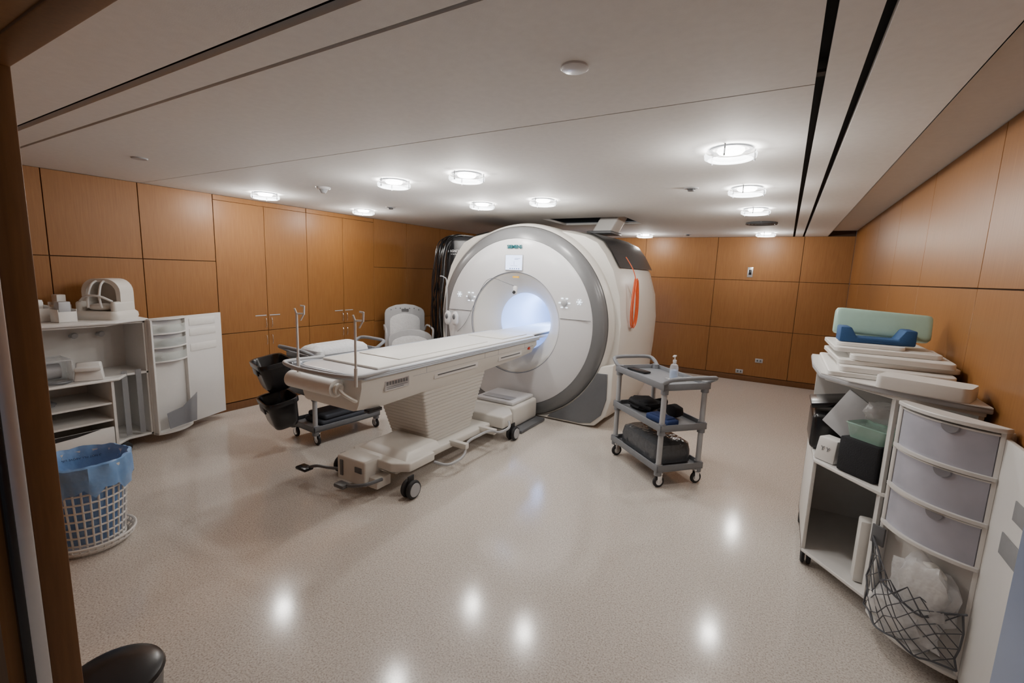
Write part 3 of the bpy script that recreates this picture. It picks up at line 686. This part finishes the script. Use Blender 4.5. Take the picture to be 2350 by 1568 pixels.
for x,y in ((.27,3.08),(.27,3.6),(.72,3.6),(.56,2.72)):
    w=B()
    for d in (-.016,.016):w.lathe([(0,-.01),(.035,-.01),(.042,-.005),(.042,.005),(.035,.01),(0,.01)],(x+d,y,.043),'X',22)
    w.box(x-.02,x+.02,y-.02,y+.02,.06,.09,.005).done('caster',['rub'],rc)
B().box(-.10,.10,-.08,.08,0,.19,.012,2,X=T((.46,2.92,.662))@RZ(-.75)).done('black_box',['fab'],label='black fabric-covered box on the shelf',cat='box')
wd=thing('white_wedge_box',(.315,3.05,.662),'off-white plastic wedge box with dark symbols','box',rot=-.75)
B().prism([(-.06,-.05),(.06,-.05),(.06,.05),(-.06,.05)],0,.13,.008,2,top=[(-.055,-.03),(.055,-.03),(.06,.05),(-.06,.05)]).done('body',['lam'],wd,local=True)
B().text('Y Y',.035,T((0,-.044,.07))@RX(PI/2-.15)).done('printed_symbol',['text'],wd,local=True)
b=B();b.prism([(-.10,-.13),(.10,-.13),(.10,.13),(-.10,.13)],0,.03,.006,2,X=T((.31,3.38,.92))@RY(-.2)).box(.22,.44,3.20,3.55,.662,.88,.03,3).done('black_coil_case',['blk'],label='black rigid coil case leaning out over the shelf',cat='case')
B().box(-.09,.09,-.008,.008,0,.24,.004,X=T((.33,3.15,.81))@RZ(-.75)@RY(.45)@RX(-.2)).done('grey_board',['lgrey'],label='pale grey plastic board leaning on the case',cat='board')
B().loft([[(p[0],p[1],z) for p in rrect(-.1*s,.1*s,-.07*s,.07*s,.02,4)] for z,s in ((0,.85),(.07,1),(.075,1.06),(.08,1.0),(.065,.95))],X=T((.47,2.92,.853))@RZ(-.75)).done('clear_container',['gclear'],label='green-tinted clear plastic tub on black box',cat='container')
B().blob((.50,2.95,1.0),(.08,.06,.055),noise=.1,p=.8).done('clear_plastic_bag',['bagc'],label='crumpled clear plastic bag',cat='bag')
B().box(.46,.52,2.82,2.90,.112,.45,.01,2).done('white_carton',['pad'],label='narrow white carton at the cabinet bottom',cat='box')
def padslab(x0,x1,y0,y1,z0,z1,rot,lab,m='pad',n='foam_pad'):
    cx_,cy_=(x0+x1)/2,(y0+y1)/2
    b=B();pl=rrect(x0-cx_,x1-cx_,y0-cy_,y1-cy_,.03,5);h=z1-z0
    b.loft([[(p[0]*s,p[1]*s,z) for p in pl] for z,s in ((0,.99),(h*.12,1),(h*.88,1),(h,.988))],X=T((cx_,cy_,z0))@RZ(rot))
    return b.done(n,[m],label=lab,cat='pad',group='white pads stacked on the cabinet')
padslab(.24,.77,2.90,3.66,1.171,1.195,0,'wide white vinyl pad at the bottom of stack')
padslab(.30,.76,2.91,3.58,1.196,1.225,-.04,'white vinyl pad in the stack')
padslab(.43,.76,2.64,2.82,1.171,1.23,-.40,'thick narrow white pad lying at tray front')
padslab(.27,.77,3.00,3.62,1.226,1.25,.05,'white vinyl pad with rounded corners')
padslab(.35,.77,2.98,3.58,1.251,1.28,-.05,'thin white vinyl pad near the top')
padslab(.26,.72,3.08,3.62,1.281,1.305,.03,'thin wide white vinyl pad')
padslab(.30,.60,3.14,3.60,1.306,1.325,-.08,'small thin white vinyl pad on top')
b=B();b.prism([(-.17,0),(.17,0),(.17,.085),(.12,.085),(.09,.03),(-.09,.03),(-.12,.085),(-.17,.085)],-.07,.07,.008,2,X=T((.46,3.26,1.326))@RZ(.05)@RX(PI/2))
b.done('blue_foam_holder',['blue'],label='dark blue foam cradle holding the green pad',cat='foam holder')
b=B();b.loft([[(x,.036*s*math.copysign(abs(math.cos(a))**.5,math.cos(a)),.078*s*math.copysign(abs(math.sin(a))**.4,math.sin(a))) for a in [k*2*PI/32 for k in range(32)]] for x,s in ((-.225,.85),(-.218,.96),(-.2,1),(.2,1),(.218,.96),(.225,.85))],X=T((.50,3.40,1.42))@RZ(.05)@RY(.05)@RX(-.35))
b.done('green_slab_pad',['teal'],label='pale green vinyl slab pad behind the blue cradle',cat='pad')
# left cabinet
lc=thing('storage_cabinet',(-4.98,1.4,0),'white laminate mobile cabinet with open shelves and swing door','cabinet')
b=B();x0,x1=-5.19,-4.77;ya_,yb_=.75,1.80
P=[(x0,ya_),(x1+.1,ya_),(x1+.1,1.5),(x1,1.62),(x1,yb_),(x0,yb_)]
b.prism(P,1.10,1.12,.003,1).prism(P,.09,.11,.003,1).prism([(x0,ya_),(x1+.14,ya_),(x1+.14,1.54),(x1,1.64),(x1,yb_),(x0,yb_)],.655,.675,.003,1)
b.box(x0,x0+.015,ya_,yb_,.09,1.12).box(x0,x1,yb_-.018,yb_,.09,1.12).box(x0,x1+.1,ya_,ya_+.018,.09,1.12).box(x0,x1+.12,1.49,1.508,.09,.66)
b.done('body',['lam'],lc)
B().prism([(x0,ya_-.02),(x1+.14,ya_-.02),(x1+.14,1.55),(x1+.06,1.68),(x1+.02,yb_+.02),(x0,yb_+.03)],1.12,1.14,.005,2).done('top_board',['lam'],lc)
B().box(x0+.02,x1+.11,ya_+.02,1.49,.46,.475).done('shelf_board',['lam'],lc)
B().box(x0+.02,x1+.11,ya_+.02,1.49,.32,.335).done('shelf_board',['lam'],lc)
dr=B().box(x1+.10,x1+.118,ya_+.02,1.485,.11,.27,.003).done('drawer',['lam'],lc)
XX=Matrix(((0,0,1,x1+.117),(1,0,0,0),(0,1,0,0),(0,0,0,1)))
B().prism([(.85,.271),(.95,.245),(1.1,.235),(1.25,.245),(1.4,.271)],0,.003,X=XX).done('drawer_cutout',['blk'],dr)
for x,y in ((x1+.02,1.58),(x1+.0,.85),(x0+.06,.85),(x0+.06,1.72)):
    w=B()
    for d in (-.016,.016):w.lathe([(0,-.01),(.035,-.01),(.042,-.005),(.042,.005),(.035,.01),(0,.01)],(x+d,y,.043),'X',22)
    w.box(x-.02,x+.02,y-.02,y+.02,.06,.09,.005).done('caster',['rub'],lc)
for y in (1.62,1.72):
    B().box(x1+.002,x1+.006,y-.02,y+.02,.13,.70).done('hanging_strap',['strap'],lc,label='grey webbing strap hanging from the shelf')
la=math.atan2(2.57-1.80,-5.03+4.76)
w_=.36;X=T((-4.75,1.80,0))@RZ(la);dep=.09
def curve(dd,a0_=0.0,a1_=w_):
    return [(a0_,0),(a1_,0)]+[(a1_+(a0_-a1_)*t,-dd*(.38+.62*math.sin(t*PI)**.8 if 0<t<1 else .38)) for t in [k/12 for k in range(13)]]
d=B().box(0,w_,0,.018,.08,1.12,.003,X=X).box(0,.018,-dep*.5,0,.08,1.12,.003,X=X).box(w_-.016,w_,-dep*.4,0,.08,1.12,.003,X=X)
d.prism(curve(dep+.01),1.12,1.135,X=X).prism(curve(dep+.01),.08,.10,X=X)
dn=d.done('door',['lam'],lc)
for k in range(3):
    z=.74+k*.125
    tr=B().prism(curve(dep+.006,.01,w_-.01),z,z+.012,X=X).done('tray_shelf',['lam'],dn)
    cp=curve(dep,.015,w_-.015)[2:]
    B().loft([[ (p[0],p[1],z+.012) for p in cp],[(p[0],p[1],z+.085) for p in cp]],closed=False,caps=False,X=X).done('tray_front',['drawer2'],tr,label='clear curved tray front')
    B().blob((0,0,0),(.10,.025,.03),p=.8,noise=.1,X=X@T((.16+.02*k,-.045,z+.045))).done('tray_contents',['pad' if k!=1 else 'lgrey'],tr)
q=B().box(.36,.80,.0,.018,.08,1.13,.003,X=X);dp=q.done('door_panel',['lam'],dn)
for z in (.78,.93,1.03):B().box(.42,.72,-.004,0,z,z+.07,.001,X=X).done('paper_sheet',['paper'],dp)
b=B();pl=[(.06,.13),(.34,.13),(.36,.40),(.2,.30),(.04,.28)]
XX=X@Matrix(((1,0,0,0),(0,0,-1,-.10),(0,1,0,0),(0,0,0,1)))
b.prism(pl,0,.004,X=XX).done('net_pocket',['mesh'],dn,label='grey mesh pocket')
# head coil
hc=thing('head_coil',(-4.93,1.60,1.14),'white mri head coil with open face frame and cushion','head coil',rot=-.9+PI/2)
B().loft([[(p[0]*s,p[1]*s,z) for p in rrect(-.17,.17,-.16,.16,.05,5)] for z,s in ((0,.95),(.02,1),(.05,.98),(.07,.88))]).done('base',['cream'],hc,local=True)
def U_(w,h0,h1,r):
    return [(-w,h0)]+[(-w+r-r*math.cos(a),h1-r+r*math.sin(a)) for a in [k*PI/12 for k in range(7)]]+[(w-r+r*math.cos(a),h1-r+r*math.sin(a)) for a in [PI/2-k*PI/12 for k in range(7)]]+[(w,h0)]
oo=U_(.145,.05,.335,.11);ii=U_(.112,.07,.305,.09)
ring=lambda pts,y,s=1:[(x*s,y,z) for x,z in pts]
b=B()
b.loft([ring(oo,-.05),ring(oo,.10),ring(oo,.14,.9)],closed=False,caps=False)
b.loft([ring(ii,.09),ring(ii,-.05),ring(oo,-.05)],closed=False,caps=False)
b.prism([(x,z) for x,z in U_(.125,.05,.32,.10)],.09,.14,.004,1,X=Matrix(((1,0,0,0),(0,0,1,0),(0,1,0,0),(0,0,0,1))))
b.box(-.15,-.105,-.13,.12,.05,.15,.02,3).box(.105,.15,-.13,.12,.05,.15,.02,3)
b.done('coil_shell',['cream'],hc,local=True)
b=B()
for x in (-.035,.035):
    b.tube(smooth_path([(x*.8,-.05,.315),(x,-.10,.28),(x*1.2,-.135,.19),(x*1.4,-.13,.10)],5),.009,8)
b.tube(smooth_path([(-.12,-.11,.15),(-.06,-.14,.19),(0,-.145,.2),(.06,-.14,.19),(.12,-.11,.15)],5),.009,8)
b.done('face_frame',['lam'],hc,local=True)
B().blob((0,-.04,.10),(.085,.08,.03),p=.8).done('neck_cushion',['pad'],hc,local=True)
for k,(y,x,h,w) in enumerate(((.80,-4.85,.13,.06),(.93,-4.95,.11,.07),(1.05,-4.80,.10,.055),(1.16,-4.92,.15,.07),(1.29,-4.80,.12,.06),(1.34,-5.05,.14,.05))):
    e=thing('supply_box',(x,y,1.141),'small open white box holding supplies on cabinet top','box',rot=.1*k-.2,group='small supply boxes on the cabinet top')
    bb=B().box(-.05,.05,-w,w,0,.006).box(-.05,-.046,-w,w,0,h,.001).box(.046,.05,-w,w,0,h*.7,.001).box(-.05,.05,-w,-w+.004,0,h*.85,.001).box(-.05,.05,w-.004,w,0,h*.85,.001)
    bb.done('box_body',['paper'],e,local=True)
    B().box(-.03,.03,-w*.7,w*.6,.01,h+.02*(k%3)+.02,.006).done('contents',['lam' if k%2 else 'lgrey'],e,local=True)
e=thing('coil_stand',(-4.72,1.38,.676),'white slanted desktop holder on the shelf','holder')
B().prism([(-.09,-.05),(.09,-.05),(.09,.06),(-.09,.06)],0,.14,.01,2,X=RZ(1.2),top=[(-.07,-.0),(.07,-.0),(.08,.05),(-.08,.05)]).box(-.08,.08,-.07,.0,.08,.11,.01,2,X=RZ(1.2)).done('body',['lam'],e,local=True)
e=thing('clear_coil_box',(-4.85,1.14,.676),'clear acrylic coil housing on the shelf','container')
B().box(-.13,.13,-.15,.15,.0,.012,.003).box(-.13,.13,-.15,-.14,.0,.18,.003).box(-.13,.13,.14,.15,.0,.18,.003).box(-.13,.13,-.15,.15,.17,.18,.003).box(-.13,-.12,-.15,.15,0,.18,.003).done('box_body',['clear'],e,local=True)
B().lathe([(.05,-.1),(.06,-.1),(.06,.1),(.05,.1)],(0,0,.08),'Y',24).done('inner_ring',['lgrey'],e,local=True)
B().tube(smooth_path([(-4.69,.9,.69),(-4.68,1.05,.70),(-4.67,1.2,.69),(-4.70,1.26,.69)],5),.012,8).done('coil_cable',['mgrey'],label='short grey cable on the shelf',cat='cable')
for y in (1.42,1.6):
    B().cyl((-5.175,y,.98),(-5.10,y,.99),.018,seg=14).cyl((-5.10,y,.99),(-5.08,y,.99),.026,.02,seg=14).done('coat_knob',['lgrey'],lc,label='round white knob inside the cabinet')
B().blob((-4.85,1.1,.50),(.12,.1,.022),noise=.08).done('cable_heap',['mgrey'],label='grey cables heaped on the lower shelf',cat='cables')
# ---------------------------------------------------------------- laundry basket
lb=thing('laundry_basket',(-3.34,.91,0),'white lattice plastic basket lined with a blue bag','basket')
H=.50
def rad(z):return .150+.045*(z/H)
b=B()
for z in (.03,.06,.11,.16,.21,.26,.31,.36,.41,.46):
    b.tube([(rad(z)*math.cos(a),rad(z)*math.sin(a),z) for a in [k*2*PI/48 for k in range(48)]],.006 if z>.04 else .01,6,closed=True)
for k in range(32):
    a=k*2*PI/32
    b.tube([(rad(z)*math.cos(a),rad(z)*math.sin(a),z) for z in (.02,.25,.48)],.0055,6)
b.lathe([(rad(.48)-.004,.45),(rad(.48)+.004,.45),(rad(.5)+.012,.49),(rad(.5)+.012,.50),(rad(.5)-.003,.50),(rad(.48)-.004,.45)],seg=48)
b.lathe([(0,.012),(.15,.012),(.155,.02),(.15,.03),(0,.03)],seg=40)
b.done('basket_body',['lam'],lb,local=True)
b=B()
for r,z in ((.175,.015),(.195,.035),(.205,.06)):
    b.tube([(r*math.cos(a),r*math.sin(a),z) for a in [k*2*PI/48 for k in range(48)]],.007,6,closed=True)
for k in range(36):
    a=k*2*PI/36;b.tube([(r*math.cos(a),r*math.sin(a),z) for r,z in ((.15,.01),(.175,.015),(.195,.035),(.205,.06))],.005,5)
b.done('base_tray',['lam'],lb,local=True)
b=B();rgs=[]
for z,dr_ in ((.05,-.015),(.15,-.014),(.3,-.012),(.42,-.012),(.50,-.006),(.525,.004),(.52,.018),(.48,.022),(.43,.026),(.37,.032)):
    rgs.append([((rad(min(z,.5))+dr_+.006*math.sin(k*1.7+z*20)+(.008*math.sin(k*.9) if dr_>.01 else 0))*math.cos(k*2*PI/60),(rad(min(z,.5))+dr_+.006*math.sin(k*1.7+z*20))*math.sin(k*2*PI/60),z+(.025*math.sin(k*.7)+.012*math.sin(k*1.9) if dr_>.02 else .004*math.sin(k))) for k in range(60)])
b.loft(rgs,caps=False).done('bag_liner',['bluebag'],lb,local=True,label='translucent blue plastic bag liner')
XX=T((-3.34-.155,.91+.042,.465))@RZ(PI/2-.265)@RX(PI/2)@RZ(PI)
B().text('DO NOT FILL ABOVE LINE',.017,XX,depth=.0005).done('liner_print',['btext'],lb)
e=thing('waste_bin',(-1.85,.52,0),'low black rounded plastic waste bin','bin')
B().lathe([(0,0),(.12,0),(.125,.01),(.140,.21),(0.11,.21),(0,.21)],seg=40).done('bin_body',['blk'],e,local=True)
B().lathe([(.142,.205),(.146,.215),(.140,.228),(.12,.236),(.05,.240),(0,.241)],seg=40).done('lid',['blk'],e,local=True)
# ---------------------------------------------------------------- lights
w=bpy.data.worlds.new('world');bpy.context.scene.world=w;w.use_nodes=True
w.node_tree.nodes['Background'].inputs[0].default_value=(.9,.92,1,1);w.node_tree.nodes['Background'].inputs[1].default_value=.12
ld=bpy.data.lights.new('bore_light','POINT');ld.energy=14;ld.color=(.48,.65,1);ld.shadow_soft_size=.1
lo=bpy.data.objects.new('bore_light',ld);COL.objects.link(lo);lo.parent=mri;lo.location=(0,0,Z0+.12)
